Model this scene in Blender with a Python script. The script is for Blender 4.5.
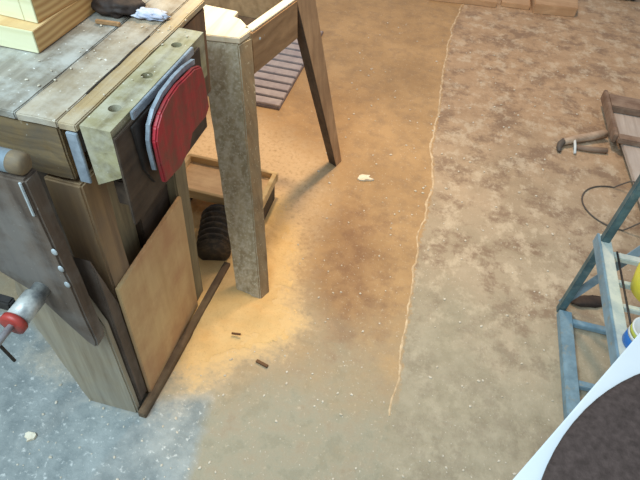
import bpy, bmesh, math, random
from mathutils import Vector, Matrix, noise
for o in list(bpy.data.objects): bpy.data.objects.remove(o)
S = bpy.context.scene
COL = S.collection
random.seed(7)

# ------------------------------------------------------------------ camera
def make_camera():
    pitch, roll, yaw = math.radians(45.8), math.radians(5.5), math.radians(10.3)
    fh = Vector((-math.sin(yaw), math.cos(yaw), 0)); rt = Vector((math.cos(yaw), math.sin(yaw), 0)); Z = Vector((0, 0, 1))
    fwd = math.cos(pitch)*fh - math.sin(pitch)*Z
    up = math.sin(pitch)*fh + math.cos(pitch)*Z
    R = math.cos(roll)*rt + math.sin(roll)*up
    U = -math.sin(roll)*rt + math.cos(roll)*up
    cam = bpy.data.cameras.new('camera'); o = bpy.data.objects.new('camera', cam); COL.objects.link(o)
    m = Matrix((R, U, -fwd)).transposed().to_4x4(); m.translation = (0, 0, 1.4)
    o.matrix_world = m
    cam.sensor_width = 36; cam.lens = 540/640*36; cam.clip_start = .02
    S.camera = o
make_camera()

# ------------------------------------------------------------------ world, lights, exposure
W = bpy.data.worlds.new('world'); S.world = W; W.use_nodes = True
W.node_tree.nodes['Background'].inputs[0].default_value = (.86, .93, 1.0, 1)
W.node_tree.nodes['Background'].inputs[1].default_value = .44
S.view_settings.view_transform = 'Standard'; S.view_settings.look = 'None'
S.view_settings.gamma = 1; S.view_settings.use_curve_mapping = False
S.view_settings.exposure = 0.0
def area(name, loc, target, size, power, color):
    l = bpy.data.lights.new(name, 'AREA'); l.shape = 'RECTANGLE'; l.size, l.size_y = size; l.energy = power; l.color = color
    o = bpy.data.objects.new(name, l); COL.objects.link(o); o.location = loc
    o.rotation_euler = (Vector(target)-Vector(loc)).to_track_quat('-Z', 'Y').to_euler()
def spot(name, loc, target, angle, power, color, radius, blend=.8):
    l = bpy.data.lights.new(name, 'SPOT'); l.spot_size = math.radians(angle); l.energy = power; l.color = color
    l.shadow_soft_size = radius; l.spot_blend = blend
    o = bpy.data.objects.new(name, l); COL.objects.link(o); o.location = loc
    o.rotation_euler = (Vector(target)-Vector(loc)).to_track_quat('-Z', 'Y').to_euler()
# unseen cool area light, high up behind and to the left of the camera
area('cool_area_light', (-1.0, -.55, 2.6), (-.25, .6, .2), (1.5, 1.2), 82, (.68, .89, 1.0))
# warm bulbs above the far end of the workshop
spot('ceiling_bulb', (-.15, 2.75, 2.3), (.2, 2.6, 0), 125, 125, (1.0, .68, .43), .12)
spot('bench_bulb', (-.55, 1.70, 1.75), (-.45, 1.38, 0), 78, 62, (1.0, .76, .46), .05)

# ------------------------------------------------------------------ materials
def newmat(name):
    m = bpy.data.materials.new(name); m.use_nodes = True
    nt = m.node_tree; nt.nodes.clear()
    out = nt.nodes.new('ShaderNodeOutputMaterial'); b = nt.nodes.new('ShaderNodeBsdfPrincipled')
    nt.links.new(b.outputs[0], out.inputs[0])
    return m, nt, b
def N(nt, t, **kw):
    n = nt.nodes.new(t)
    for k, v in kw.items():
        if hasattr(n, k): setattr(n, k, v)
        else: n.inputs[k].default_value = v
    return n
def c4(c): return (c[0], c[1], c[2], 1)
def lin(r, g, b):
    f = lambda v: (v/255/12.92 if v/255 <= .04045 else ((v/255+.055)/1.055)**2.4)
    return (f(r), f(g), f(b))
def mixc(nt, fac, a, b):
    n = nt.nodes.new('ShaderNodeMix'); n.data_type = 'RGBA'
    for sock, v in ((n.inputs[0], fac), (n.inputs[6], a), (n.inputs[7], b)):
        if isinstance(v, (int, float)): sock.default_value = v
        elif isinstance(v, tuple): sock.default_value = c4(v)
        else: nt.links.new(v, sock)
    return n.outputs[2]
def math_(nt, op, a, b=None, clamp=False):
    n = nt.nodes.new('ShaderNodeMath'); n.operation = op; n.use_clamp = clamp
    for i, v in enumerate((a, b)):
        if v is None: continue
        if isinstance(v, (int, float)): n.inputs[i].default_value = v
        else: nt.links.new(v, n.inputs[i])
    return n.outputs[0]
def noise_n(nt, scale, detail=4, rough=.55, vec=None, stretch=None, dist=0):
    if vec is None:
        vec = nt.nodes.new('ShaderNodeTexCoord').outputs['Object']
    if stretch:
        mp = nt.nodes.new('ShaderNodeMapping'); mp.inputs['Scale'].default_value = stretch; nt.links.new(vec, mp.inputs[0]); vec = mp.outputs[0]
    n = nt.nodes.new('ShaderNodeTexNoise'); n.inputs['Scale'].default_value = scale; n.inputs['Detail'].default_value = detail
    n.inputs['Roughness'].default_value = rough; n.inputs['Distortion'].default_value = dist
    nt.links.new(vec, n.inputs['Vector'])
    return n.outputs['Fac']
def ramp(nt, fac, lo, hi):
    n = nt.nodes.new('ShaderNodeMapRange'); n.clamp = True
    n.inputs[1].default_value = lo; n.inputs[2].default_value = hi
    nt.links.new(fac, n.inputs[0]); return n.outputs[0]
def bump(nt, b, h, strength, dist=.004):
    n = nt.nodes.new('ShaderNodeBump'); n.inputs['Strength'].default_value = strength; n.inputs['Distance'].default_value = dist
    nt.links.new(h, n.inputs['Height']); nt.links.new(n.outputs[0], b.inputs['Normal'])
AX = {'x': (.06, 1, 1), 'y': (1, .06, 1), 'z': (1, 1, .06)}
def wood(name, base, dark, axis='y', grime=None, amount=.5, gscale=9, grain=38, rough=.7, speck=None, speck_lo=.66):
    m, nt, b = newmat(name)
    g = noise_n(nt, grain, 6, .6, stretch=AX[axis], dist=.4)
    col = mixc(nt, ramp(nt, g, .32, .68), dark, base)
    if grime:
        q = noise_n(nt, gscale, 7, .65)
        col = mixc(nt, math_(nt, 'MULTIPLY', ramp(nt, q, .42, .62), amount), col, grime)
    if speck:
        q = noise_n(nt, 120, 3, .6)
        col = mixc(nt, ramp(nt, q, speck_lo, speck_lo+.08), col, speck)
    nt.links.new(col, b.inputs['Base Color']); b.inputs['Roughness'].default_value = rough
    bump(nt, b, g, .5, .003)
    return m
def plain(name, a, c2=None, scale=20, rough=.6, metal=0, lo=.4, hi=.62, bumpy=0, c3=None):
    m, nt, b = newmat(name)
    q = noise_n(nt, scale, 6, .65)
    col = mixc(nt, ramp(nt, q, lo, hi), a, c2 if c2 else a)
    if c3:
        col = mixc(nt, ramp(nt, noise_n(nt, scale*2.3, 5, .7), .56, .66), col, c3)
    nt.links.new(col, b.inputs['Base Color']); b.inputs['Roughness'].default_value = rough; b.inputs['Metallic'].default_value = metal
    if bumpy: bump(nt, b, q, bumpy)
    return m
M = {}
M['bench_top'] = wood('grey_worn_bench_wood', lin(172, 166, 152), lin(104, 96, 84), 'y', lin(202, 204, 198), .6, 16, 26, .6, lin(240, 240, 236), .66)
M['bench_edge'] = wood('pale_bench_edge_wood', lin(200, 176, 132), lin(142, 116, 80), 'y', lin(190, 180, 160), .6, 12, 30, .6, lin(238, 236, 226), .68)
M['jaw_wood'] = wood('yellow_grey_vise_wood', lin(182, 174, 134), lin(120, 110, 80), 'y', lin(200, 198, 182), .5, 18, 34, .65, lin(235, 234, 222), .69)
M['bench_board'] = wood('grey_brown_board', lin(180, 164, 138), lin(118, 102, 82), 'y', lin(202, 196, 182), .55, 16, 26, .65, lin(238, 236, 228), .66)
M['wedge'] = wood('dark_grey_shade_wood', lin(104, 90, 80), lin(70, 58, 50), 'z', lin(126, 116, 108), .4, 12)
M['red_worn'] = wood('worn_red_paint', lin(192, 36, 54), lin(142, 28, 42), 'z', lin(108, 66, 56), .7, 22, 34, .5)
M['old_brown'] = wood('old_brown_wood', lin(142, 104, 70), lin(84, 60, 42), 'z', lin(112, 98, 84), .4, 9)
M['apron'] = wood('stained_apron_wood', lin(160, 134, 92), lin(92, 74, 54), 'x', lin(96, 92, 86), .6, 11, 30, .7, lin(205, 200, 186), .69)
M['leg_tan'] = wood('tan_leg_wood', lin(172, 142, 104), lin(124, 100, 76), 'z', lin(120, 108, 96), .4, 8)
M['chop'] = wood('weathered_grey_chop_wood', lin(106, 92, 80), lin(70, 58, 50), 'z', lin(132, 130, 126), .55, 7, 38, .7, lin(170, 166, 160), .70)
M['pale_leg'] = wood('pale_grey_foot_wood', lin(176, 166, 144), lin(134, 120, 98), 'z', lin(150, 148, 138), .45, 7)
M['plywood'] = wood('plywood', lin(218, 190, 142), lin(192, 156, 112), 'z', lin(182, 132, 98), .6, 7, 14, .6)
M['post'] = wood('olive_post_wood', lin(160, 148, 116), lin(116, 104, 80), 'z', lin(104, 94, 76), .4, 9)
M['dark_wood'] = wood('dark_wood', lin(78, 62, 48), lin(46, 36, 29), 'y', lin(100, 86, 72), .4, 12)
M['skid'] = wood('skid_wood', lin(112, 90, 66), lin(60, 46, 34), 'y', lin(150, 130, 100), .35, 12)
M['pine'] = wood('fresh_pine', lin(226, 198, 146), lin(200, 156, 100), 'y', None, 0, 5, 15, .5)
def pine_side():
    m, nt, b = newmat('pine_side_grain')
    tc = nt.nodes.new('ShaderNodeTexCoord').outputs['Object']
    w = nt.nodes.new('ShaderNodeTexWave'); w.bands_direction = 'Z'; w.inputs['Scale'].default_value = 26; w.inputs['Distortion'].default_value = 5; w.inputs['Detail'].default_value = 2
    w.inputs['Detail Scale'].default_value = .5
    mp = nt.nodes.new('ShaderNodeMapping'); mp.inputs['Scale'].default_value = (1, .35, 1); nt.links.new(tc, mp.inputs[0]); nt.links.new(mp.outputs[0], w.inputs['Vector'])
    col = mixc(nt, w.outputs['Fac'], lin(222, 184, 124), lin(190, 142, 86))
    nt.links.new(col, b.inputs['Base Color']); b.inputs['Roughness'].default_value = .55
    return m
M['pine_side'] = pine_side()
M['pine_end'] = wood('pine_end_grain', lin(236, 234, 200), lin(212, 208, 164), 'x', None, 0, 5, 20, .5)
M['dusty_leg'] = wood('dust_caked_leg_wood', lin(190, 176, 146), lin(150, 134, 104), 'z', lin(212, 204, 184), .6, 60, 40, .9, lin(204, 194, 170), .57)
M['stand_brown'] = wood('brown_stand_wood', lin(188, 150, 108), lin(146, 112, 76), 'y', lin(130, 98, 68), .35, 9)
M['stand_leg'] = wood('tan_stand_leg_wood', lin(206, 166, 124), lin(164, 126, 90), 'z', lin(136, 104, 74), .35, 9)
M['stand_top'] = wood('lit_stand_top', lin(240, 230, 208), lin(224, 206, 172), 'y', None, 0, 5)  # pale wood whitened to carry the lamp's glare
M['slat'] = plain('grey_slat', lin(160, 148, 148), lin(180, 168, 164), 18)
M['slat_dark'] = plain('dark_slat', lin(112, 102, 104), lin(128, 116, 116), 18)
M['tray'] = wood('pale_tray_wood', lin(226, 202, 156), lin(200, 168, 116), 'x', None, 0)
M['tray_floor'] = wood('brown_tray_floor', lin(222, 192, 150), lin(196, 164, 124), 'x', lin(236, 210, 164), .8, 7)
M['red'] = plain('red_vise_paint', lin(170, 30, 44), lin(136, 26, 38), 14, .5, 0, .42, .6, .15, lin(106, 60, 52))
M['steel'] = plain('grey_blue_steel', lin(164, 176, 186), lin(128, 138, 148), 25, .45, .15)
M['steel_dark'] = plain('dark_iron', lin(64, 60, 58), lin(44, 40, 38), 25, .55, .3)
M['steel_bright'] = plain('bright_steel', lin(196, 206, 210), lin(150, 158, 162), 20, .35, .15)
M['pipe'] = plain('pale_blue_pipe', lin(168, 190, 204), lin(138, 152, 160), 16, .4, .2)
M['clamp_red'] = plain('red_clamp_paint', lin(176, 62, 54), lin(140, 60, 54), 20, .45)
M['clamp_white'] = plain('silver_clamp', lin(196, 198, 194), lin(130, 134, 136), 30, .4, .2)
M['black'] = plain('black_rubber', lin(34, 32, 32), lin(52, 48, 44), 30, .6)
M['hose'] = plain('dark_ribbed_plastic', lin(66, 60, 54), lin(104, 92, 74), 50, .7, 0, .46, .66)
M['frame_blue'] = plain('blue_grey_frame_paint', lin(132, 164, 182), lin(108, 138, 156), 18, .5, .1, .4, .62, 0, lin(140, 150, 148))
M['frame_teal'] = plain('teal_post_paint', lin(88, 116, 122), lin(66, 90, 96), 18, .5, .1, .4, .62, 0, lin(110, 124, 124))
M['frame_cream'] = plain('cream_frame_paint', lin(206, 212, 202), lin(172, 186, 184), 18, .5)
M['frame_light'] = plain('light_blue_brace_paint', lin(146, 168, 182), lin(118, 138, 150), 18, .5)
M['yellow'] = plain('yellow_plastic', lin(246, 232, 72), lin(234, 216, 62), 8, .4)
M['label_blue'] = plain('blue_label', lin(40, 110, 190), lin(60, 130, 205), 8, .4)
M['label_white'] = plain('white_label', lin(226, 232, 232), lin(212, 220, 220), 8, .4)
M['label_green'] = plain('yellow_green_label', lin(196, 204, 92), lin(176, 186, 80), 8, .4)
M['white_board'] = plain('white_board', lin(226, 232, 236), lin(218, 226, 232), 6, .4)
M['felt'] = plain('dark_brown_felt', lin(84, 70, 66), lin(62, 50, 46), 90, .95, 0, .35, .65, .5)
M['plank_grey'] = wood('grey_plank', lin(200, 190, 180), lin(166, 154, 144), 'y', lin(176, 158, 140), .4, 8)
M['batten'] = wood('brown_batten', lin(134, 108, 88), lin(100, 78, 64), 'x', lin(160, 140, 122), .6, 10)
M['handle'] = wood('grey_handle_wood', lin(206, 184, 160), lin(170, 144, 120), 'x', lin(150, 124, 102), .5, 14)
M['cable'] = plain('dark_cable', lin(92, 84, 76), lin(76, 68, 62), 30, .6)
M['block'] = wood('dusty_block_wood', lin(206, 172, 134), lin(180, 146, 110), 'x', lin(166, 128, 92), .5, 6)
M['rag_white'] = plain('white_blue_rag', lin(206, 210, 220), lin(160, 168, 190), 24, .8)
M['leather'] = plain('dark_brown_leather', lin(66, 52, 44), lin(44, 34, 30), 26, .7, 0, .4, .6, .4)
M['paper'] = plain('white_scrap', lin(236, 228, 206), lin(220, 206, 180), 20, .8)
M['plant'] = plain('dark_green', lin(52, 60, 44), lin(34, 38, 30), 20, .7)
M['chip'] = plain('wood_chip', lin(232, 206, 160), lin(206, 176, 126), 20, .8)
M['specks'] = plain('pale_specks', lin(214, 206, 190), lin(190, 178, 156), 20, .8)
M['sliver'] = plain('brown_sliver', lin(110, 78, 48), lin(90, 62, 38), 20, .8)

# ------------------------------------------------------------------ mesh helpers
def box(bm, x0, x1, y0, y1, z0, z1, bev=.003):
    t = bmesh.new(); bmesh.ops.create_cube(t, size=1)
    for v in t.verts: v.co = ((x0+x1)/2+v.co.x*(x1-x0), (y0+y1)/2+v.co.y*(y1-y0), (z0+z1)/2+v.co.z*(z1-z0))
    if bev: bmesh.ops.bevel(t, geom=t.edges[:], offset=bev, segments=2, affect='EDGES')
    join(bm, t)
def join(bm, t):
    me = bpy.data.meshes.new('t'); t.to_mesh(me); t.free(); bm.from_mesh(me); bpy.data.meshes.remove(me)
def hexa(bm, lo, hi, bev=.003):
    t = bmesh.new(); a = [t.verts.new(p) for p in lo]; b = [t.verts.new(p) for p in hi]
    t.faces.new(a[::-1]); t.faces.new(b); n = len(a)
    for i in range(n): t.faces.new((a[i], a[(i+1) % n], b[(i+1) % n], b[i]))
    bmesh.ops.recalc_face_normals(t, faces=t.faces[:])
    if bev: bmesh.ops.bevel(t, geom=t.edges[:], offset=bev, segments=2, affect='EDGES')
    join(bm, t)
def prism_y(bm, pts, y0, y1, bev=.003): hexa(bm, [(x, y0, z) for x, z in pts], [(x, y1, z) for x, z in pts], bev)
def prism_x(bm, pts, x0, x1, bev=.003): hexa(bm, [(x0, y, z) for y, z in pts], [(x1, y, z) for y, z in pts], bev)
def prism_z(bm, pts, z0, z1, bev=.003): hexa(bm, [(x, y, z0) for x, y in pts], [(x, y, z1) for x, y in pts], bev)
def beam(bm, p0, p1, w, h, bev=.002, side=None):
    p0, p1 = Vector(p0), Vector(p1); d = (p1-p0).normalized()
    s = Vector(side) if side else (d.cross(Vector((0, 0, 1))) if abs(d.z) < .95 else Vector((1, 0, 0)))
    s = (s-d*s.dot(d)).normalized(); u = s.cross(d)
    q = [s*w/2+u*h/2, -s*w/2+u*h/2, -s*w/2-u*h/2, s*w/2-u*h/2]
    hexa(bm, [p0+k for k in q], [p1+k for k in q], bev)
def tube(bm, pts, r, seg=14, closed=False):
    pts = [Vector(p) for p in pts]; n = len(pts); rr = r if isinstance(r, (list, tuple)) else [r]*n
    rings = []; prev = None
    for i, p in enumerate(pts):
        if closed: d = pts[(i+1) % n]-pts[i-1]
        else: d = pts[min(i+1, n-1)]-pts[max(i-1, 0)]
        d.normalize()
        s = prev if prev else (Vector((0, 0, 1)) if abs(d.z) < .9 else Vector((1, 0, 0)))
        s = (s-d*s.dot(d)).normalized(); prev = s; u = d.cross(s)
        rings.append([bm.verts.new(p+(s*math.cos(a)+u*math.sin(a))*rr[i]) for a in [2*math.pi*k/seg for k in range(seg)]])
    for i in range(n if closed else n-1):
        A, B = rings[i], rings[(i+1) % n]
        for k in range(seg): bm.faces.new((A[k], A[(k+1) % seg], B[(k+1) % seg], B[k]))
    if not closed:
        bm.faces.new(rings[0][::-1]); bm.faces.new(rings[-1])
    bmesh.ops.recalc_face_normals(bm, faces=bm.faces[:])
def lathe(bm, c, prof, seg=40):
    rings = [[bm.verts.new((c[0]+r*math.cos(2*math.pi*k/seg), c[1]+r*math.sin(2*math.pi*k/seg), z)) for k in range(seg)] for r, z in prof]
    for A, B in zip(rings, rings[1:]):
        for k in range(seg): bm.faces.new((A[k], A[(k+1) % seg], B[(k+1) % seg], B[k]))
    bm.faces.new(rings[0][::-1]); bm.faces.new(rings[-1])
    bmesh.ops.recalc_face_normals(bm, faces=bm.faces[:])
def worn(bm, amp=.002, freq=18, cut=.04):
    """cut long edges and push the surface about, so old wood is not dead straight"""
    for _ in range(5):
        es = [e for e in bm.edges if e.calc_length() > cut]
        if not es: break
        bmesh.ops.subdivide_edges(bm, edges=es, cuts=1, use_grid_fill=True)
    bmesh.ops.triangulate(bm, faces=[f for f in bm.faces if len(f.verts) > 4])
    for v in bm.verts: v.co += noise.noise_vector(v.co*freq)*amp
def link(name, bm, mat, root=None, parent=None, smooth=False, base=None):
    me = bpy.data.meshes.new(name)
    off = Vector(base) if base is not None else (root.location.copy() if root else Vector((0, 0, 0)))
    for v in bm.verts: v.co -= off
    bm.to_mesh(me); bm.free()
    for m in (mat if isinstance(mat, list) else [mat]): me.materials.append(m)
    if smooth:
        for p in me.polygons: p.use_smooth = True
    o = bpy.data.objects.new(name, me); COL.objects.link(o)
    if parent: o.parent = parent
    elif root: o.parent = root
    else: o.location = off
    return o
def thing(name, loc, label, cat, group=None):
    o = bpy.data.objects.new(name, None); COL.objects.link(o); o.location = loc; o.empty_display_size = .05
    o['label'] = label; o['category'] = cat
    if group: o['group'] = group
    return o
def tag(o, label, cat, group=None, kind=None):
    o['label'] = label; o['category'] = cat
    if group: o['group'] = group
    if kind: o['kind'] = kind
    return o
def B(): return bmesh.new()
def shrink_bevel(): pass
def sd_poly(p, poly):
    """signed distance to a polygon, negative inside"""
    x, y = p; d = 1e9; ins = False; n = len(poly)
    for i in range(n):
        ax, ay = poly[i]; bx, by = poly[(i+1) % n]
        ex, ey = bx-ax, by-ay; t = max(0, min(1, ((x-ax)*ex+(y-ay)*ey)/(ex*ex+ey*ey)))
        d = min(d, math.hypot(x-ax-t*ex, y-ay-t*ey))
        if (ay > y) != (by > y) and x < ax+(y-ay)/(by-ay)*ex: ins = not ins
    return -d if ins else d

# ------------------------------------------------------------------ the floor
SEAM = [(.14, -1), (.107, .3), (.107, .561), (.115, .672), (.125, .828), (.114, .964), (.115, 1.123), (.109, 1.301), (.108, 1.453), (.122, 1.599), (.119, 1.854), (.093, 2.028), (.096, 2.369), (.084, 2.666), (.083, 3.291), (.14, 3.8), (.14, 7)]
def seam_x(y):
    for (ax, ay), (bx, by) in zip(SEAM, SEAM[1:]):
        if ay <= y <= by: return ax+(bx-ax)*(y-ay)/(by-ay)
    return .14
DUST = [(-.713, 2.026), (-.53, 1.925), (-.32, 1.82), (-.247, 1.477), (-.279, 1.226), (-.22, 1.062), (-.158, .978), (-.215, .884), (-.279, .818), (-.34, .771), (-.37, .687), (-.465, .633), (-.54, .588), (-.9, .634), (-.95, 1.111), (-1.0, 1.9)]
CORE = [(-.72, 1.45), (-.44, 1.50), (-.33, 1.317), (-.29, 1.15), (-.28, 1.05), (-.215, .975), (-.26, .875), (-.37, .80), (-.45, .70), (-.62, .74), (-.80, .952), (-.86, 1.3)]
PATCH = [(-.53, .615), (-.377, .671), (-.362, .564), (-.348, .433), (-.34, .1), (-3, .1), (-3, .9), (-1.061, .75)]
DAMP = [(-.25, 1.494), (-.19, 1.60), (-.05, 1.5), (.02, 1.24), (.01, 1.03), (-.075, .95), (-.15, 1.0), (-.22, 1.188)]
def build_floor():
    bm = B()
    X0, X1, Y0, Y1, st = -3.2, 2.6, -1.0, 6.0, .03
    nx, ny = int((X1-X0)/st), int((Y1-Y0)/st)
    vs = [[bm.verts.new((X0+i*st, Y0+j*st, 0)) for i in range(nx+1)] for j in range(ny+1)]
    for j in range(ny):
        for i in range(nx): bm.faces.new((vs[j][i], vs[j][i+1], vs[j+1][i+1], vs[j+1][i]))
    o = link('floor', bm, floor_mat()); o['kind'] = 'structure'
    me = o.data
    ks = ('slab', 'dust', 'patch', 'damp', 'core')
    for k in ks: me.attributes.new(k, 'FLOAT', 'POINT')
    at = {k: me.attributes[k] for k in ks}
    for v in me.vertices:
        x, y = v.co.x, v.co.y
        at['slab'].data[v.index].value = x-seam_x(y)
        near = -1.6 < x < .6 and 0 < y < 2.6
        at['dust'].data[v.index].value = -sd_poly((x, y), DUST) if near else -1
        at['core'].data[v.index].value = -sd_poly((x, y), CORE) if near else -1
        at['damp'].data[v.index].value = -sd_poly((x, y), DAMP) if near else -1
        at['patch'].data[v.index].value = -sd_poly((x, y), PATCH) if y < 1.5 and x < .6 else -1
def floor_mat():
    m, nt, b = newmat('workshop_concrete')
    tc = nt.nodes.new('ShaderNodeTexCoord').outputs['Object']
    A = lambda k: N(nt, 'ShaderNodeAttribute', attribute_name=k).outputs['Fac']
    n1 = noise_n(nt, 3.2, 8, .62, tc); n2 = noise_n(nt, 14, 8, .68, tc); n3 = noise_n(nt, 60, 5, .65, tc); n4 = noise_n(nt, 150, 3, .6, tc)
    # left slab: trodden brown dust over smooth concrete, barer and greyer at the near end
    sep = nt.nodes.new('ShaderNodeSeparateXYZ'); nt.links.new(tc, sep.inputs[0])
    yy = math_(nt, 'ADD', sep.outputs[1], math_(nt, 'MULTIPLY', math_(nt, 'SUBTRACT', n1, .5), 1.1))
    left = mixc(nt, ramp(nt, n1, .36, .64), lin(164, 132, 92), lin(186, 152, 108))
    left = mixc(nt, ramp(nt, yy, 1.15, .62), left, mixc(nt, ramp(nt, n2, .4, .62), lin(150, 144, 124), lin(174, 167, 146)))
    left = mixc(nt, math_(nt, 'MULTIPLY', ramp(nt, n2, .46, .66), .5), left, lin(136, 112, 86))
    damp = ramp(nt, math_(nt, 'ADD', A('damp'), math_(nt, 'MULTIPLY', math_(nt, 'SUBTRACT', n2, .5), .35)), -.06, .14)
    left = mixc(nt, math_(nt, 'MULTIPLY', damp, .6), left, lin(122, 84, 58))
    left = mixc(nt, math_(nt, 'MULTIPLY', ramp(nt, n3, .60, .70), .5), left, lin(206, 190, 164))
    patch = ramp(nt, math_(nt, 'ADD', A('patch'), math_(nt, 'MULTIPLY', math_(nt, 'SUBTRACT', n2, .5), .07)), -.01, .02)
    pc = mixc(nt, ramp(nt, n2, .38, .62), lin(130, 138, 138), lin(162, 168, 166))
    pc = mixc(nt, math_(nt, 'MULTIPLY', ramp(nt, n3, .58, .68), .7), pc, lin(222, 224, 220))
    left = mixc(nt, patch, left, pc)
    # right slab: rough, greyer, blotched
    right = mixc(nt, ramp(nt, n1, .38, .62), lin(158, 142, 118), lin(180, 164, 140))
    right = mixc(nt, math_(nt, 'MULTIPLY', ramp(nt, yy, 1.5, 2.4), .8), right, mixc(nt, ramp(nt, n2, .38, .62), lin(166, 134, 102), lin(190, 158, 124)))  # tracked dust and warm lamp cast, both tinted into the far end
    right = mixc(nt, math_(nt, 'MULTIPLY', ramp(nt, noise_n(nt, 6, 10, .74, tc), .49, .58), .7), right, lin(126, 102, 82))
    n5 = noise_n(nt, 9, 9, .74, tc, (1.3, 1, 1))
    right = mixc(nt, math_(nt, 'MULTIPLY', ramp(nt, n5, .51, .60), .6), right, lin(206, 190, 164))
    right = mixc(nt, math_(nt, 'MULTIPLY', ramp(nt, n3, .60, .70), .5), right, lin(208, 194, 172))
    right = mixc(nt, math_(nt, 'MULTIPLY', ramp(nt, yy, 1.35, 1.0), .6), right, mixc(nt, ramp(nt, n2, .38, .64), lin(146, 142, 122), lin(172, 166, 146)))
    sl = ramp(nt, math_(nt, 'ADD', A('slab'), math_(nt, 'MULTIPLY', math_(nt, 'SUBTRACT', n3, .5), .05)), -.004, .006)
    col = mixc(nt, sl, left, right)
    # sawdust film
    dn = math_(nt, 'ADD', A('dust'), math_(nt, 'MULTIPLY', math_(nt, 'SUBTRACT', n2, .5), .22))
    dust = math_(nt, 'MULTIPLY', ramp(nt, dn, -.06, .12), ramp(nt, n3, .22, .50))
    cn = math_(nt, 'ADD', A('core'), math_(nt, 'ADD', math_(nt, 'MULTIPLY', math_(nt, 'SUBTRACT', n2, .5), .16), math_(nt, 'MULTIPLY', math_(nt, 'SUBTRACT', n3, .5), .10)))
    col = mixc(nt, math_(nt, 'MULTIPLY', dust, .82), col, lin(220, 192, 152))
    col = mixc(nt, math_(nt, 'MULTIPLY', ramp(nt, cn, -.05, .03), .95), col, lin(229, 194, 136))
    col = mixc(nt, math_(nt, 'MULTIPLY', ramp(nt, n4, .66, .72), .8), col, lin(224, 218, 204))
    nt.links.new(col, b.inputs['Base Color']); b.inputs['Roughness'].default_value = .75
    h = math_(nt, 'ADD', math_(nt, 'MULTIPLY', n3, .6), math_(nt, 'ADD', n2, math_(nt, 'MULTIPLY', n4, .25)))
    bump(nt, b, h, .35, .01)
    return m
build_floor()

def build_seam():
    bm = B(); prev = None; y = .74
    while y < 4.2:
        x = seam_x(y)-.006+noise.noise((y*7, 3, 0))*.022+noise.noise((y*34, 1, 0))*.007
        w = max(.0008, (.0036 if y > 1.6 else .0024)+.004*noise.noise((y*25, 7, 0))); h = .0018+.0016*noise.noise((y*17, 9, 2))
        r = [bm.verts.new((x-w-.002, y, -.001)), bm.verts.new((x-w*.4, y, h)), bm.verts.new((x+w*.4, y, h)), bm.verts.new((x+w+.002, y, -.001))]
        if prev:
            for k in range(3): bm.faces.new((prev[k], prev[k+1], r[k+1], r[k]))
        prev = r; y += .018
    o = link('trim_1', bm, plain('seam_mortar', lin(214, 192, 158), lin(178, 152, 118), 30, .85), smooth=True); o['kind'] = 'structure'
build_seam()

# ------------------------------------------------------------------ workbench
TOP = .89
wb = thing('workbench', (-.95, .87, 0), 'old grey wooden workbench with dog holes along its right edge and plywood side', 'workbench')
def P(name, bm, mat, root, parent=None, smooth=False): return link(name, bm, M[mat] if isinstance(mat, str) else mat, root, parent, smooth)
bm = B(); box(bm, -1.6, -.6265, .612, 1.135, TOP-.015, TOP, .002); worn(bm, .0015, 14, .05); P('top_board', bm, 'bench_top', wb)
bm = B(); box(bm, -.6255, -.553, .612, 1.135, TOP-.015, TOP-.0005, .002); worn(bm, .0018, 16, .04); P('top_board', bm, 'bench_board', wb)
bm = B(); box(bm, -.552, -.5195, .612, 1.135, TOP-.015, TOP-.001, .002); worn(bm, .0015, 16, .04); P('edge_board', bm, 'bench_edge', wb)
bm = B(); box(bm, -.5525, -.5500, .70, .93, TOP-.03, TOP+.0008, 0); P('slot_strip', bm, 'steel_dark', wb)
bm = B(); box(bm, -1.6, -.556, .616, .66, .762, TOP-.016, .003); worn(bm, .003, 22, .03); P('apron', bm, 'apron', wb)
bm = B(); box(bm, -1.55, -.552, 1.09, 1.12, .72, TOP-.026, .003); P('apron', bm, 'old_brown', wb)
bm = B(); box(bm, -.545, -.522, .70, 1.134, .66, TOP-.016, .003); P('end_board', bm, 'old_brown', wb)
bm = B(); box(bm, -.540, -.520, .609, .6145, .772, TOP-.016, .001); P('corner_strip', bm, 'steel', wb)
# front right leg: tan cheek and greyer front
bm = B(); box(bm, -.625, -.548, .615, .685, 0, .754, .004); worn(bm, .0015, 14, .05); P('leg', bm, 'leg_tan', wb)
bm = B(); box(bm, -.606, -.546, .93, .995, 0, .745, .004); worn(bm, .0015, 14, .05); P('leg', bm, 'post', wb)
for y in (.64, 1.05):
    bm = B(); box(bm, -1.55, -1.48, y, y+.07, 0, .75, .004); P('leg', bm, 'leg_tan', wb)
bm = B(); box(bm, -.60, -.585, .70, .79, .02, .75, .003); P('inner_board', bm, 'post', wb)
bm = B(); box(bm, -.60, -.57, .79, .93, .40, .74, .003); P('inner_shade', bm, 'dark_wood', wb)  # dark panel put in for the shade under the bench
bm = B(); box(bm, -1.48, -.64, .95, .965, .05, .72, .003); P('back_shade', bm, 'dark_wood', wb)  # dark sheet filling in the shaded space further back
bm = B(); box(bm, -.5475, -.5375, .614, .932, .006, .468, .0015); P('side_panel', bm, 'plywood', wb)
bm = B(); beam(bm, (-.535, .55, .012), (-.512, 1.12, .012), .022, .024); worn(bm, .001, 20, .05); P('skid', bm, 'skid', wb)
# pale wide foot board at the front, dark wedge added behind as its shaded side
bm = B(); prism_y(bm, [(-.694, .002), (-.55, .002), (-.553, .40), (-.60, .55), (-.72, .55), (-.75, .45), (-.745, .32)], .555, .575, .004); worn(bm, .002, 10, .05); P('foot_board', bm, 'pale_leg', wb)
bm = B(); prism_x(bm, [(.5765, .03), (.6125, .035), (.6125, .42), (.5765, .60)], -.62, -.546, .003); worn(bm, .0012, 18, .05); P('shade_wedge', bm, 'wedge', wb)
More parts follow.
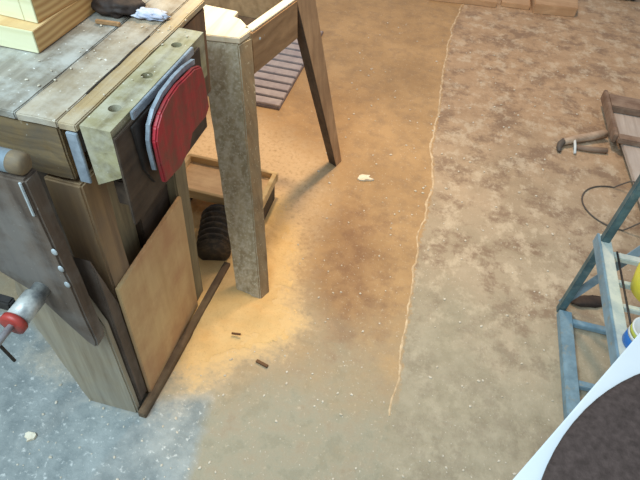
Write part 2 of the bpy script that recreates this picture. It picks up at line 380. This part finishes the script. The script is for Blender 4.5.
# grey chop of the leg vise
bm = B(); prism_y(bm, [(-.92, .838), (-.563, .838), (-.551, .40), (-.556, .375), (-.575, .392), (-.66, .535), (-.92, .72)], .518, .553, .004); worn(bm, .0015, 12, .05); ch = P('leg_vise_chop', bm, 'chop', wb)
for x, z in ((-.560, .68), (-.561, .635), (-.562, .59)):
    bm = B(); bmesh.ops.create_icosphere(bm, subdivisions=2, radius=.006)
    for v in bm.verts: v.co = Vector((x, .517, z))+Vector((v.co.x, v.co.y*.4, v.co.z*1.4))
    P('screw_head', bm, 'steel_bright', wb, ch, True)
# end jaw beam with dog holes (real holes, cut by building the top as strips round octagons)
def dog_beam():
    bm = B(); x0, x1, y0, y1, zt, zb = -.513, -.460, .614, .985, TOP, TOP-.125
    holes = [.676, .790, .915]; r = .0108; seg = 24
    ys = [y0]+[(a+b)/2 for a, b in zip(holes, holes[1:])]+[y1]
    for hy, ya, yb in zip(holes, ys, ys[1:]):
        cx = (x0+x1)/2; ring = []; sq = []; dn = []
        for k in range(seg):
            a = 2*math.pi*k/seg; c, s = math.cos(a), math.sin(a)
            ring.append(bm.verts.new((cx+r*c, hy+r*s, zt))); dn.append(bm.verts.new((cx+r*c, hy+r*s, zt-.093)))
            t = min((x1-cx)/abs(c) if abs(c) > 1e-6 else 9, ((yb-hy) if s > 0 else (hy-ya))/abs(s) if abs(s) > 1e-6 else 9)
            sq.append(bm.verts.new((cx+t*c, hy+t*s, zt)))
        cor = {}
        for k in range(seg):
            k2 = (k+1) % seg; p, q = sq[k].co, sq[k2].co
            on = lambda v: 'x' if abs(abs(v.x-cx)-(x1-cx)) < 1e-6 else 'y'
            if on(p) != on(q):
                X = p.x if on(p) == 'x' else q.x; Y = p.y if on(p) == 'y' else q.y
                cv = bm.verts.new((X, Y, zt)); bm.faces.new((ring[k], sq[k], cv, sq[k2], ring[k2]))
            else: bm.faces.new((ring[k], sq[k], sq[k2], ring[k2]))
            bm.faces.new((ring[k], ring[k2], dn[k2], dn[k]))
        bm.faces.new(dn)
    t = [bm.verts.new(p) for p in ((x0, y0, zt), (x1, y0, zt), (x1, y1, zt), (x0, y1, zt))]
    l = [bm.verts.new(p) for p in ((x0, y0+.004, zb), (x1, y0+.004, zb+.03), (x1, y1, zb+.03), (x0, y1, zb))]
    for k in range(4): bm.faces.new((t[k], t[(k+1) % 4], l[(k+1) % 4], l[k]))
    bm.faces.new(l[::-1])
    bmesh.ops.remove_doubles(bm, verts=bm.verts[:], dist=1e-5)
    bmesh.ops.recalc_face_normals(bm, faces=bm.faces[:])
    return bm
P('jaw_beam', dog_beam(), 'jaw_wood', wb)
bm = B(); box(bm, -.4585, -.4525, .612, .945, .69, TOP-.012, .001); P('jaw_shade_panel', bm, 'dark_wood', wb)  # dark sheet over the beam's side for its shade and dirt
bm = B(); box(bm, -.500, -.462, .64, .95, .705, .764, .003); P('jaw_packing', bm, 'dark_wood', wb)

# ------------------------------------------------------------------ red vise
vz = thing('bench_vise', (-.44, .78, .72), 'red painted metal bench vise hung on the right side of the workbench', 'vise')
bm = B(); prism_x(bm, [(.655, .874), (.665, .78), (.69, .73), (.87, .73), (.885, .78), (.885, .874)], -.452, -.446, .001); P('fixed_jaw', bm, 'steel_dark', vz)
bm = B(); prism_x(bm, [(.664, .883), (.664, .898), (.905, .898), (.905, .883)], -.4522, -.4462, .001); P('jaw_plate', bm, 'steel', vz)
red = [(.683, .741), (.677, .79), (.676, .838), (.686, .860), (.706, .876), (.738, .887), (.78, .891), (.85, .887), (.880, .876), (.888, .85), (.896, .778), (.876, .764), (.81, .768), (.79, .743), (.745, .733)]
bm = B(); prism_x(bm, red, -.431, -.420, .003); worn(bm, .001, 20, .03); mj = P('moving_jaw', bm, 'red_worn', vz)
bm = B(); rim = [(.673, .775), (.670, .82), (.671, .840), (.681, .865), (.703, .883), (.738, .895), (.79, .899), (.83, .897), (.872, .890)]
prev = None
for y, z in rim:
    dz = -.008 if y > .69 else 0; dy = .004 if y <= .69 else 0
    r = [bm.verts.new((-.438, y+dy, z+dz)), bm.verts.new((-.438, y, z+.001)), bm.verts.new((-.4305, y, z+.002)), bm.verts.new((-.4305, y+dy, z+dz))]
    if prev:
        for k in range(4): bm.faces.new((prev[k], prev[(k+1) % 4], r[(k+1) % 4], r[k]))
    else: bm.faces.new(r)
    prev = r
bm.faces.new(prev); bmesh.ops.recalc_face_normals(bm, faces=bm.faces[:]); P('jaw_rim', bm, 'steel', vz, mj)
bm = B(); tube(bm, [(-.452, .78, .80), (-.432, .78, .80)], .013); P('screw', bm, 'steel_dark', vz, None, True)
for y in (.72, .84):
    bm = B(); tube(bm, [(-.452, y, .79), (-.432, y, .79)], .008); P('guide_rod', bm, 'steel_bright', vz, None, True)

# ------------------------------------------------------------------ pipe on the chop, and the clamp screw
PZ = .838+.019; PY = .536
pp = thing('steel_pipe', (-.75, PY, .838), 'pale blue steel pipe with rusty collar lying along the top of the grey chop', 'pipe')
bm = B(); tube(bm, [(-.95, PY, PZ), (-.588, PY, PZ)], .0185, 20); P('pipe_body', bm, 'pipe', pp, None, True)
bm = B(); tube(bm, [(-.588, PY, PZ), (-.585, PY, PZ), (-.578, PY, PZ), (-.568, PY, PZ), (-.563, PY, PZ)], [.0186, .0188, .0188, .0178, .012], 20); P('collar', bm, 'apron', pp, None, True)
bm = B(); box(bm, -.5715, -.5665, .514, .5175, .765, .836, .001); tag(link('metal_strip', bm, M['steel_bright'], base=(-.569, .516, .765)), 'thin pale metal strip upright against the front of the grey chop', 'strip')

cl = thing('bar_clamp', (-.63, .45, .53), 'silver clamp screw with red collar sticking out of the grey chop', 'clamp')
a = Vector((-.626, .519, .556)); dv = Vector((0, -1, 0))
bm = B(); tube(bm, [a, a+dv*.022, a+dv*.023, a+dv*.078], [.017, .017, .0215, .0215], 18); P('barrel', bm, 'clamp_white', cl, None, True)
bm = B(); tube(bm, [a+dv*.079, a+dv*.081, a+dv*.093, a+dv*.094], [.018, .0245, .0245, .016], 18); P('collar', bm, 'clamp_red', cl, None, True)
bm = B(); beam(bm, a+dv*.055+Vector((-.02, 0, .006)), a+dv*.055+Vector((-.16, 0, .012)), .018, .026, .003); P('slide_bar', bm, 'black', cl)
bm = B(); tube(bm, [a+dv*.094, a+dv*.22], .0065, 14); P('screw_rod', bm, 'steel_bright', cl, None, True)
bm = B(); tube(bm, [a+dv*.13+Vector((-.03, 0, .10)), a+dv*.13+Vector((.012, 0, -.055))], .003, 10); P('tommy_bar', bm, 'steel_dark', cl, None, True)

# ------------------------------------------------------------------ things on the bench
def sided(o):
    for f in o.data.polygons: f.material_index = 1 if f.normal.x > .5 else 0
o = thing('pine_block', (-.8, .9, TOP), 'thick pale pine block lying flat on the grey benchtop', 'timber')
bm = B(); box(bm, -.95, -.699, .792, 1.03, TOP+.0015, TOP+.043, .001); sided(P('block', bm, [M['pine'], M['pine_side']], o))
bm = B(); box(bm, -.95, -.6995, .7885, .7918, TOP+.0018, TOP+.0427, .0008); P('end_face', bm, 'pine_end', o)
o = thing('pine_block', (-.8, .93, TOP+.043), 'upper pine block set back on top of the flat pine block', 'timber')
rz = Matrix.Rotation(math.radians(-4), 4, 'Z')
def rotated(bm, c):
    for v in bm.verts: v.co = Vector(c)+rz @ (v.co-Vector(c))
    return bm
bm = B(); box(bm, -.95, -.707, .822, 1.03, TOP+.0435, TOP+.13, .001); sided(P('block', rotated(bm, (-.707, .82, 0)), [M['pine'], M['pine_side']], o))
bm = B(); box(bm, -.95, -.735, .8185, .8215, TOP+.044, TOP+.129, .0008); P('end_face', rotated(bm, (-.707, .82, 0)), 'pine_end', o)
bm = B(); box(bm, -.7345, -.7075, .8185, .8215, TOP+.044, TOP+.129, .0008); P('end_face', rotated(bm, (-.707, .82, 0)), 'pine_end', o)

def lump(bm, c, s, amp=.25, freq=2.2, sub=4, seed=0):
    bmesh.ops.create_icosphere(bm, subdivisions=sub, radius=1)
    for v in bm.verts:
        k = 1+amp*noise.noise(v.co*freq+Vector((seed, 0, 0)))
        v.co = Vector((c[0]+v.co.x*s[0]*k, c[1]+v.co.y*s[1]*k, max(c[2]-s[2]*.55, c[2]+v.co.z*s[2]*k)))
bm = B(); lump(bm, (0, 0, .02), (.052, .05, .024), .3, 2.4, 4, 3)
for v in bm.verts: v.co += Vector((-.664, 1.014, TOP-.006))
tag(link('leather_pouch', bm, M['leather'], base=(-.664, 1.014, TOP), smooth=True), 'dark brown lumpy leather pouch on the bench behind the pine blocks', 'pouch')
bm = B(); lump(bm, (0, 0, .01), (.042, .020, .009), .45, 3, 4, 9)
for v in bm.verts: v.co += Vector((-.590, 1.006, TOP-.003))
tag(link('rag', bm, M['rag_white'], base=(-.590, 1.006, TOP), smooth=True), 'small crumpled pale blue rag beside the dark pouch on the bench', 'rag')
bm = B(); beam(bm, (-.672, .940, TOP+.0045), (-.622, .945, TOP+.0045), .009, .007, .001); tag(link('wood_offcut', bm, M['stand_brown'], base=(-.645, .943, TOP)), 'thin orange brown offcut lying in front of the dark pouch', 'offcut')

# ------------------------------------------------------------------ splay-legged wooden stand
ZT = .73
sd = thing('wooden_stand', (-.55, 1.45, 0), 'splay legged wooden stand with a sawdust caked front leg', 'stand')
bm = B(); hexa(bm, [(-.444, 1.024, 0), (-.360, 1.016, 0), (-.342, 1.058, 0), (-.43, 1.068, 0)], [(-.606, 1.268, ZT-.012), (-.502, 1.283, ZT-.012), (-.482, 1.338, ZT-.012), (-.59, 1.325, ZT-.012)], .003)
worn(bm, .0018, 22, .04); lf = P('leg', bm, [M['dusty_leg'], wood('dusty_side_wood', lin(168, 142, 106), lin(130, 106, 76), 'z', lin(150, 134, 106), .5, 20, 38, .8, lin(196, 180, 150), .62)], sd); lf['label'] = 'sawdust caked front leg'
for f in lf.data.polygons: f.material_index = 1 if f.normal.x > .6 else 0
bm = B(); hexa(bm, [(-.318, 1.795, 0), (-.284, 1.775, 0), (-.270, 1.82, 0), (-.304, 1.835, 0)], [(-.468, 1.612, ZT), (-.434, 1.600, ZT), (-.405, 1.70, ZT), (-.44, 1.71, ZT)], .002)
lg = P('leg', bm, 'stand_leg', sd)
bm = B(); hexa(bm, [(-.319, 1.7925, 0), (-.285, 1.7725, 0), (-.284, 1.7745, 0), (-.318, 1.7945, 0)], [(-.469, 1.6085, ZT), (-.435, 1.5965, ZT), (-.434, 1.5995, ZT), (-.468, 1.6115, ZT)], 0); P('leg_shade_face', bm, 'dark_wood', sd, lg)  # dark skin painting the leg's shaded front face
bm = B(); hexa(bm, [(-1.03, 1.03, 0), (-.96, 1.03, 0), (-.96, 1.07, 0), (-1.03, 1.07, 0)], [(-.95, 1.275, ZT-.012), (-.88, 1.275, ZT-.012), (-.88, 1.315, ZT-.012), (-.95, 1.315, ZT-.012)], .003); P('leg', bm, 'stand_leg', sd)
bm = B(); hexa(bm, [(-1.03, 1.80, 0), (-.99, 1.80, 0), (-.99, 1.87, 0), (-1.03, 1.87, 0)], [(-.92, 1.64, ZT), (-.88, 1.64, ZT), (-.88, 1.71, ZT), (-.92, 1.71, ZT)], .003); P('leg', bm, 'stand_leg', sd)
# long side apron on the right, its inner faces, and the pale front top
bm = B(); hexa(bm, [(-.506, 1.34, .61), (-.478, 1.335, .61), (-.424, 1.598, .61), (-.456, 1.60, .61)], [(-.510, 1.34, ZT), (-.483, 1.335, ZT), (-.429, 1.598, ZT), (-.461, 1.60, ZT)], .002); P('side_apron', bm, 'stand_brown', sd)
bm = B(); box(bm, -.93, -.905, 1.31, 1.66, .628, ZT, .002); P('side_apron', bm, 'stand_brown', sd)
bm = B(); prism_z(bm, [(-.90, 1.285), (-.60, 1.270), (-.500, 1.286), (-.488, 1.343), (-.535, 1.395), (-.56, 1.405), (-.56, 1.44), (-.90, 1.46)], ZT-.011, ZT+.006, .002); P('top_board', bm, 'stand_top', sd)
bm = B(); hexa(bm, [(-.509, 1.35, ZT+.0005), (-.484, 1.345, ZT+.0005), (-.431, 1.60, ZT+.0005), (-.458, 1.60, ZT+.0005)], [(-.509, 1.35, ZT+.006), (-.484, 1.345, ZT+.006), (-.431, 1.60, ZT+.006), (-.458, 1.60, ZT+.006)], .001); P('lit_edge', bm, 'stand_top', sd)  # white strip painting the lit top edge of the apron
bm = B(); box(bm, -.90, -.47, 1.63, 1.655, .62, ZT, .002); P('end_apron', bm, 'stand_brown', sd)
bm = B(); box(bm, -.90, -.515, 1.35, 1.628, .625, .637, .002); P('interior_shade', bm, 'dark_wood', sd)  # dark sheet added to stand in for shade inside the stand
for p in ((-.476, 1.375, .70), (-.473, 1.40, .70), (-.477, 1.30, .60), (-.451, 1.245, .49), (-.425, 1.185, .34)):
    bm = B(); bmesh.ops.create_icosphere(bm, subdivisions=2, radius=.005)
    for v in bm.verts: v.co += Vector(p)
    P('screw_head', bm, 'steel_bright', sd, None, True)

# ------------------------------------------------------------------ below the stand
tr = thing('wooden_tray', (-.63, 1.43, 0), 'pale wooden tray raised on dark blocks beneath the stand', 'tray')
bm = B(); box(bm, -.81, -.478, 1.335, 1.505, .085, .093, .001); P('tray_floor', bm, 'tray_floor', tr)
for q in ((-.815, -.458, 1.505, 1.52), (-.815, -.458, 1.32, 1.335)):
    bm = B(); box(bm, *q, .082, .118, .0015); P('rim', bm, 'tray', tr)
for q in ((-.476, -.460, 1.337, 1.503), (-.815, -.80, 1.337, 1.503)):
    bm = B(); box(bm, *q, .082, .121, .0015); P('rim', bm, 'tray', tr)
for q in ((-.50, -.465, 1.34, 1.50), (-.80, -.76, 1.34, 1.50)):
    bm = B(); box(bm, *q, 0, .082, .003); P('foot_block', bm, 'dark_wood', tr)

hs = thing('ribbed_hose', (-.59, 1.22, 0), 'short dark ribbed hose lying in the sawdust behind the dusty leg', 'hose')
bm = B(); ax = [Vector((-.606+.045*t, 1.278-.155*t, .0575)) for t in [k/72 for k in range(73)]]
tube(bm, ax, [.044+.015*(max(0, math.cos(2*math.pi*k/12)))**.6 for k in range(73)], 32); P('hose_body', bm, 'hose', hs, None, True)
bm = B(); d = (ax[-1]-ax[0]).normalized(); tube(bm, [ax[0]-d*.022, ax[0]-d*.021, ax[0]-d*.001], [.044, .048, .048], 28); P('cuff', bm, 'black', hs, None, True)

sl = thing('slatted_board', (-.85, 2.5, 0), 'grey slatted board lying flat on the floor behind the stand', 'board')
bm = B(); box(bm, -1.15, -.632, 2.095, 2.95, 0, .012, .001); P('backing', bm, 'slat_dark', sl)
y = 2.10
while y < 2.93:
    bm = B(); box(bm, -1.148, -.634, y, y+.052, .0125, .024, .002); P('slat', bm, 'slat', sl); y += .07

# sawdust
def sawdust():
    bm = B(); st = .006; X0, X1, Y0, Y1 = -.9, -.15, .6, 1.56; V = {}
    nx, ny = int((X1-X0)/st), int((Y1-Y0)/st)
    def h(x, y):
        d = -sd_poly((x, y), CORE)+.05*noise.noise((x*14, y*14, 0))+.05*noise.noise((x*40, y*40, 2))+.02*noise.noise((x*110, y*110, 4))-.02
        if d < 0: return None
        s = min(1, d/.16)
        return .0003+.0117*s*s*(3-2*s)+.0025*s*noise.noise((x*18, y*18, 5))+.0008*s*noise.noise((x*70, y*70, 1))
    for j in range(ny+1):
        for i in range(nx+1):
            x, y = X0+i*st, Y0+j*st; z = h(x, y)
            if z is not None: V[i, j] = bm.verts.new((x, y, max(.0006, z)))
    for j in range(ny):
        for i in range(nx):
            q = [(i, j), (i+1, j), (i+1, j+1), (i, j+1)]
            if all(k in V for k in q): bm.faces.new([V[k] for k in q])
    m, nt, b = newmat('sawdust')
    a = noise_n(nt, 9, 8, .65); c = noise_n(nt, 160, 4, .7)
    col = mixc(nt, ramp(nt, a, .35, .65), lin(234, 200, 142), lin(220, 182, 122))
    col = mixc(nt, math_(nt, 'MULTIPLY', ramp(nt, c, .55, .7), .4), col, lin(180, 140, 90))
    nt.links.new(col, b.inputs['Base Color']); b.inputs['Roughness'].default_value = .95; bump(nt, b, c, .4, .004)
    tag(link('sawdust', bm, m, base=(-.5, 1.05, 0), smooth=True), 'yellow heap of sawdust spilled on the floor around the stand leg', 'sawdust', kind='stuff')
sawdust()

# ------------------------------------------------------------------ floor litter
def flake(name, c, r, mat, label, cat, seed, h=.004):
    bm = B(); n = 12; rnd = random.Random(seed)
    ring = [(c[0]+math.cos(2*math.pi*k/n)*r*rnd.uniform(.45, 1.15), c[1]+math.sin(2*math.pi*k/n)*r*rnd.uniform(.4, .9)) for k in range(n)]
    prism_z(bm, ring, .0005, h, 0)
    for v in bm.verts:
        if v.co.z > .002: v.co.z += .006*noise.noise(v.co*60)+.003
    tag(link(name, bm, M[mat], base=(c[0], c[1], 0)), label, cat)
flake('paper_scrap', (-.154, 1.735), .034, 'paper', 'torn cream paper scrap on the brown floor right of the far stand leg', 'scrap', 2)
flake('paper_scrap', (-.782, .423), .016, 'paper', 'small white flake on the blue grey floor in front of the bench', 'scrap', 5)
bm = B(); beam(bm, (-.30, .80, .004), (-.262, .79, .004), .010, .006, .001); tag(link('bark_sliver', bm, M['sliver'], base=(-.28, .795, 0)), 'dark brown bark sliver at the near edge of the sawdust', 'sliver')
bm = B(); beam(bm, (-.40, .862, .015), (-.372, .866, .015), .006, .005, .001)
tag(link('bark_sliver', bm, M['sliver'], base=(-.38, .87, .012)), 'small brown sliver on the sawdust just below the stand leg', 'sliver')
def bench_crumbs():
    bm = B(); rnd = random.Random(21)
    for k in range(90):
        x = -.92+.44*rnd.random(); y = .62+.45*rnd.random()
        if x < -.685 and y > .76: continue
        r = rnd.uniform(.0009, .0026)
        t = bmesh.new(); bmesh.ops.create_icosphere(t, subdivisions=1, radius=r); a = rnd.random()*3
        for v in t.verts: v.co = Vector((x, y, TOP+.0012+r*.4))+Matrix.Rotation(a, 3, 'Z') @ Vector((v.co.x*rnd.uniform(.8, 2.2), v.co.y, v.co.z*.5))
        join(bm, t)
    tag(link('bench_crumbs', bm, M['specks'], base=(-.7, .8, TOP)), 'pale wood crumbs scattered over the grey benchtop', 'crumbs', kind='stuff')
bench_crumbs()
def specks():
    bm = B(); rnd = random.Random(11)
    for k in range(800):
        x = rnd.uniform(-1.2, .9); y = .35+3.0*rnd.random()**1.6
        if sd_poly((x, y), CORE) < 0: continue
        if x < -.5 and .6 < y < 1.2: continue
        if (x < -.42 and y > 1.3) or (x > .56 and y < 1.42) or (.62 < x and 1.7 < y < 2.45): continue
        r = rnd.uniform(.0015, .0042)*(1 if y < 1.6 else 1.3)
        t = bmesh.new(); bmesh.ops.create_icosphere(t, subdivisions=1, radius=r)
        ang = rnd.random()*3; 
        for v in t.verts: v.co = Vector((x, y, r*.4))+Matrix.Rotation(ang, 3, 'Z') @ Vector((v.co.x*rnd.uniform(.8, 1.8), v.co.y, v.co.z*.5))
        join(bm, t)
    tag(link('floor_crumbs', bm, M['specks'], base=(0, 1.5, 0)), 'pale wood crumbs scattered over the concrete floor', 'crumbs', kind='stuff')
specks()

# ------------------------------------------------------------------ blue steel frame on the right
bf = thing('shelf_stand', (.85, .9, 0), 'open blue grey steel shelf stand standing on the concrete at the right', 'frame')
FX = .588
bm = B(); box(bm, FX, FX+.040, .40, 1.25, 0, .028, .002); P('floor_rail', bm, 'frame_blue', bf)
bm = B(); box(bm, .5885, .618, .40, 1.292, .331, .340, .001); P('shelf_rail', bm, 'frame_cream', bf)
bm = B(); box(bm, .581, .588, .40, 1.292, .306, .341, .001); P('shelf_rail_lip', bm, 'frame_blue', bf)
bm = B(); box(bm, .589, .612, 1.258, 1.282, 0, .82, .002); P('post', bm, 'frame_teal', bf)
bm = B(); box(bm, 1.15, 1.174, 1.268, 1.292, 0, .78, .002); P('post', bm, 'frame_teal', bf)
bm = B(); box(bm, 1.15, 1.174, .40, .424, 0, .78, .002); P('post', bm, 'frame_teal', bf)
bm = B(); box(bm, 1.13, 1.165, .425, 1.26, .305, .335, .002); P('shelf_rail', bm, 'frame_cream', bf)
for y, z in ((1.205, .006), (.975, .006)):
    bm = B(); box(bm, FX+.041, 1.15, y, y+.022, z, z+.018, .002); P('cross_bar', bm, 'frame_blue', bf)
for y, w in ((1.215, .024), (1.115, .016), (1.03, .016), (.62, .024)):
    bm = B(); box(bm, .6185, 1.13, y, y+w, .314, .3305, .002); P('cross_bar', bm, 'frame_cream', bf)
bm = B(); box(bm, .6185, 1.13, .885, .94, .314, .3402, .002); P('cross_bar', bm, 'frame_cream', bf)
bm = B(); beam(bm, (.602, 1.288, .02), (.735, 1.288, .37), .005, .030, .001, (0, 1, 0)); P('brace', bm, 'frame_light', bf)
bm = B(); tube(bm, [(.632, 1.235, .334), (.632, .945, .334)], .0028, 10); P('tie_wire', bm, 'steel_dark', bf, None, True)

bk = thing('yellow_tub', (.712, 1.10, .331), 'rounded yellow plastic tub sitting on the blue grey shelf stand', 'tub')
bm = B(); lathe(bm, (.712, 1.10, 0), [(.055, .3315), (.064, .337), (.074, .39), (.077, .43), (.072, .455), (.055, .465)], 48); P('tub_body', bm, 'yellow', bk, None, True)
pc = thing('paint_tin', (.640, .912, .341), 'tin with blue, white and yellow-green label beside the white board', 'tin')
tc = (.640, .912, 0)
def ring(prof, mat, name): bm = B(); lathe(bm, tc, [(r, .341+z) for r, z in prof], 40); P(name, bm, mat, pc, None, True)
ring([(.040, 0), (.041, .001), (.041, .030)], 'label_blue', 'label_band')
ring([(.0412, .0305), (.0412, .040)], 'label_white', 'label_band')
ring([(.0412, .0405), (.0412, .052)], 'label_green', 'label_band')
ring([(.041, .0525), (.042, .056), (.039, .058), (.037, .055)], 'label_white', 'lid')

# dark leaf shaped lump on the floor inside the frame
bm = B(); lump(bm, (0, 0, .008), (.07, .024, .014), .3, 3, 3, 4)
for v in bm.verts: v.co = Matrix.Rotation(.35, 3, 'Z') @ v.co+Vector((.70, 1.335, 0))
tag(link('dark_lump', bm, M['leather'], base=(.70, 1.335, 0), smooth=True), 'dark leaf shaped lump on the floor inside the blue grey shelf stand', 'scrap')

# ------------------------------------------------------------------ grey plank with battens, hooked tool, cable
pk = thing('plank_sled', (1.0, 2.2, 0), 'grey plank crossed by brown battens lying at the right edge', 'plank')
bm = B(); prism_z(bm, [(.955, 1.55), (1.16, 1.55), (1.12, 2.62), (.905, 2.62)], .03, .05, .002); worn(bm, .001, 8, .08); P('plank_board', bm, 'plank_grey', pk)
bm = B(); box(bm, .885, 1.20, 2.56, 2.68, .0505, .085, .004); P('batten', bm, 'batten', pk)
bm = B(); box(bm, .890, 1.20, 2.29, 2.34, .0505, .075, .004); P('batten', bm, 'batten', pk)
bm = B(); hexa(bm, [(.872, 2.31, .04), (.890, 2.31, .04), (.884, 2.70, .04), (.866, 2.70, .04)], [(.872, 2.31, .08), (.890, 2.31, .08), (.884, 2.70, .09), (.866, 2.70, .09)], .003); P('side_rail', bm, 'batten', pk)
for y in (1.62, 2.50):
    bm = B(); box(bm, .96, 1.10, y, y+.05, 0, .03, .002); P('runner', bm, 'dark_wood', pk)

ht = thing('hooked_tool', (.75, 2.3, 0), 'wooden handled tool with dark hooked head beside the grey plank', 'tool')
bm = B(); tube(bm, [(.668, 2.265, .022), (.72, 2.305, .022), (.80, 2.355, .024), (.862, 2.395, .026)], [.015, .018, .019, .021], 14); P('handle', bm, 'handle', ht, None, True)
bm = B(); tube(bm, [(.69, 2.285, .020), (.668, 2.272, .02), (.653, 2.25, .018), (.647, 2.225, .014), (.648, 2.20, .010)], [.015, .015, .014, .012, .007], 14); P('hook', bm, 'cable', ht, None, True)
bm = B(); tube(bm, [(.715, 2.255, .012), (.79, 2.262, .012), (.862, 2.275, .012)], [.010, .013, .014], 12); P('lower_bar', bm, 'batten', ht, None, True)
bm = B(); tube(bm, [(.716, 2.31, .028), (.716, 2.25, .024), (.718, 2.21, .008)], .006, 10); P('tie', bm, 'label_white', ht, None, True)

bm = B(); tube(bm, [(.866+.142*math.cos(t), 1.885+.135*math.sin(t), .0035+.053*max(0, min(1, (math.cos(t)-.0)*3))) for t in [2*math.pi*k/64 for k in range(64)]], .003, 8, True)
tag(link('cable_loop', bm, M['cable'], base=(.845, 1.86, 0), smooth=True), 'thin dark cable loop lying on the floor and over the grey plank', 'cable')

# ------------------------------------------------------------------ scraps at the far end
def scrap_block(pts, z, label, mat='block'):
    bm = B(); prism_z(bm, pts, 0, z, .004); worn(bm, .003, 8, .06)
    c = Vector((sum(p[0] for p in pts)/len(pts), sum(p[1] for p in pts)/len(pts), 0))
    tag(link('timber_offcut', bm, M[mat], base=c), label, 'offcut', 'scrap boards at the far end of the floor')
scrap_block([(-.10, 3.68), (.335, 3.74), (.33, 4.0), (-.12, 3.95)], .035, 'flat dusty board at the far end of the floor, left of the thicker block')
scrap_block([(.57, 3.75), (.84, 3.80), (.86, 4.05), (.56, 4.0)], .06, 'thick dusty block at the far end of the floor')
scrap_block([(.365, 3.775), (.55, 3.79), (.55, 4.0), (.365, 3.98)], .03, 'small dusty board between the two larger boards at the far end')
bm = B(); rnd = random.Random(3)
for k in range(60):
    a = rnd.random()*6.28; r = .09*rnd.random()**.5; c = Vector((1.20+r*math.cos(a), 4.30+.6*r*math.sin(a), .0))
    hh = rnd.uniform(.03, .10); d = Vector((rnd.uniform(-.05, .05), rnd.uniform(-.05, .05), hh))
    tube(bm, [c, c+d*.6, c+d], [.006, .012, .002], 6)
tag(link('bristle_brush', bm, M['plant'], base=(1.2, 4.3, 0)), 'dark green bristly clump at the top right edge', 'brush')

# ------------------------------------------------------------------ white board with a dark round pad, close to the camera
zt = .72
E0 = Vector((.216, .318)); ed = Vector((.199, .291)).normalized(); pr = Vector((ed.y, -ed.x))
def wp(s, t): q = E0+ed*s+pr*t; return (q.x, q.y)
wt = thing('white_table', (*wp(.17, .2), 0), 'low white board table cut off by the lower right corner', 'table')
bm = B(); prism_z(bm, [wp(-.17, 0), wp(.52, 0), wp(.52, .42), wp(-.17, .42)], zt-.022, zt, .002); P('tabletop', bm, 'white_board', wt)
for s, t in ((-.12, .06), (.46, .06), (-.12, .36), (.46, .36)):
    bm = B(); x, y = wp(s, t); box(bm, x-.018, x+.018, y-.018, y+.018, 0, zt-.022, .002); P('leg', bm, 'white_board', wt)
def circ(a, b, c):
    d = 2*(a[0]*(b[1]-c[1])+b[0]*(c[1]-a[1])+c[0]*(a[1]-b[1])); q = lambda p: p[0]**2+p[1]**2
    ux = (q(a)*(b[1]-c[1])+q(b)*(c[1]-a[1])+q(c)*(a[1]-b[1]))/d; uy = (q(a)*(c[0]-b[0])+q(b)*(a[0]-c[0])+q(c)*(b[0]-a[0]))/d
    return ux, uy, math.hypot(ux-a[0], uy-a[1])
cx, cy, cr = circ((.251, .328), (.301, .425), (.403, .528))
print('pad', cx, cy, cr)
bm = B(); lathe(bm, (cx, cy, 0), [(cr-.004, zt+.0005), (cr, zt+.003), (cr, zt+.008), (cr-.006, zt+.012), (cr-.03, zt+.0135)], 96)
tag(link('round_pad', bm, M['felt'], base=(cx, cy, zt), smooth=True), 'round dark brown felt pad lying on the white board', 'pad')
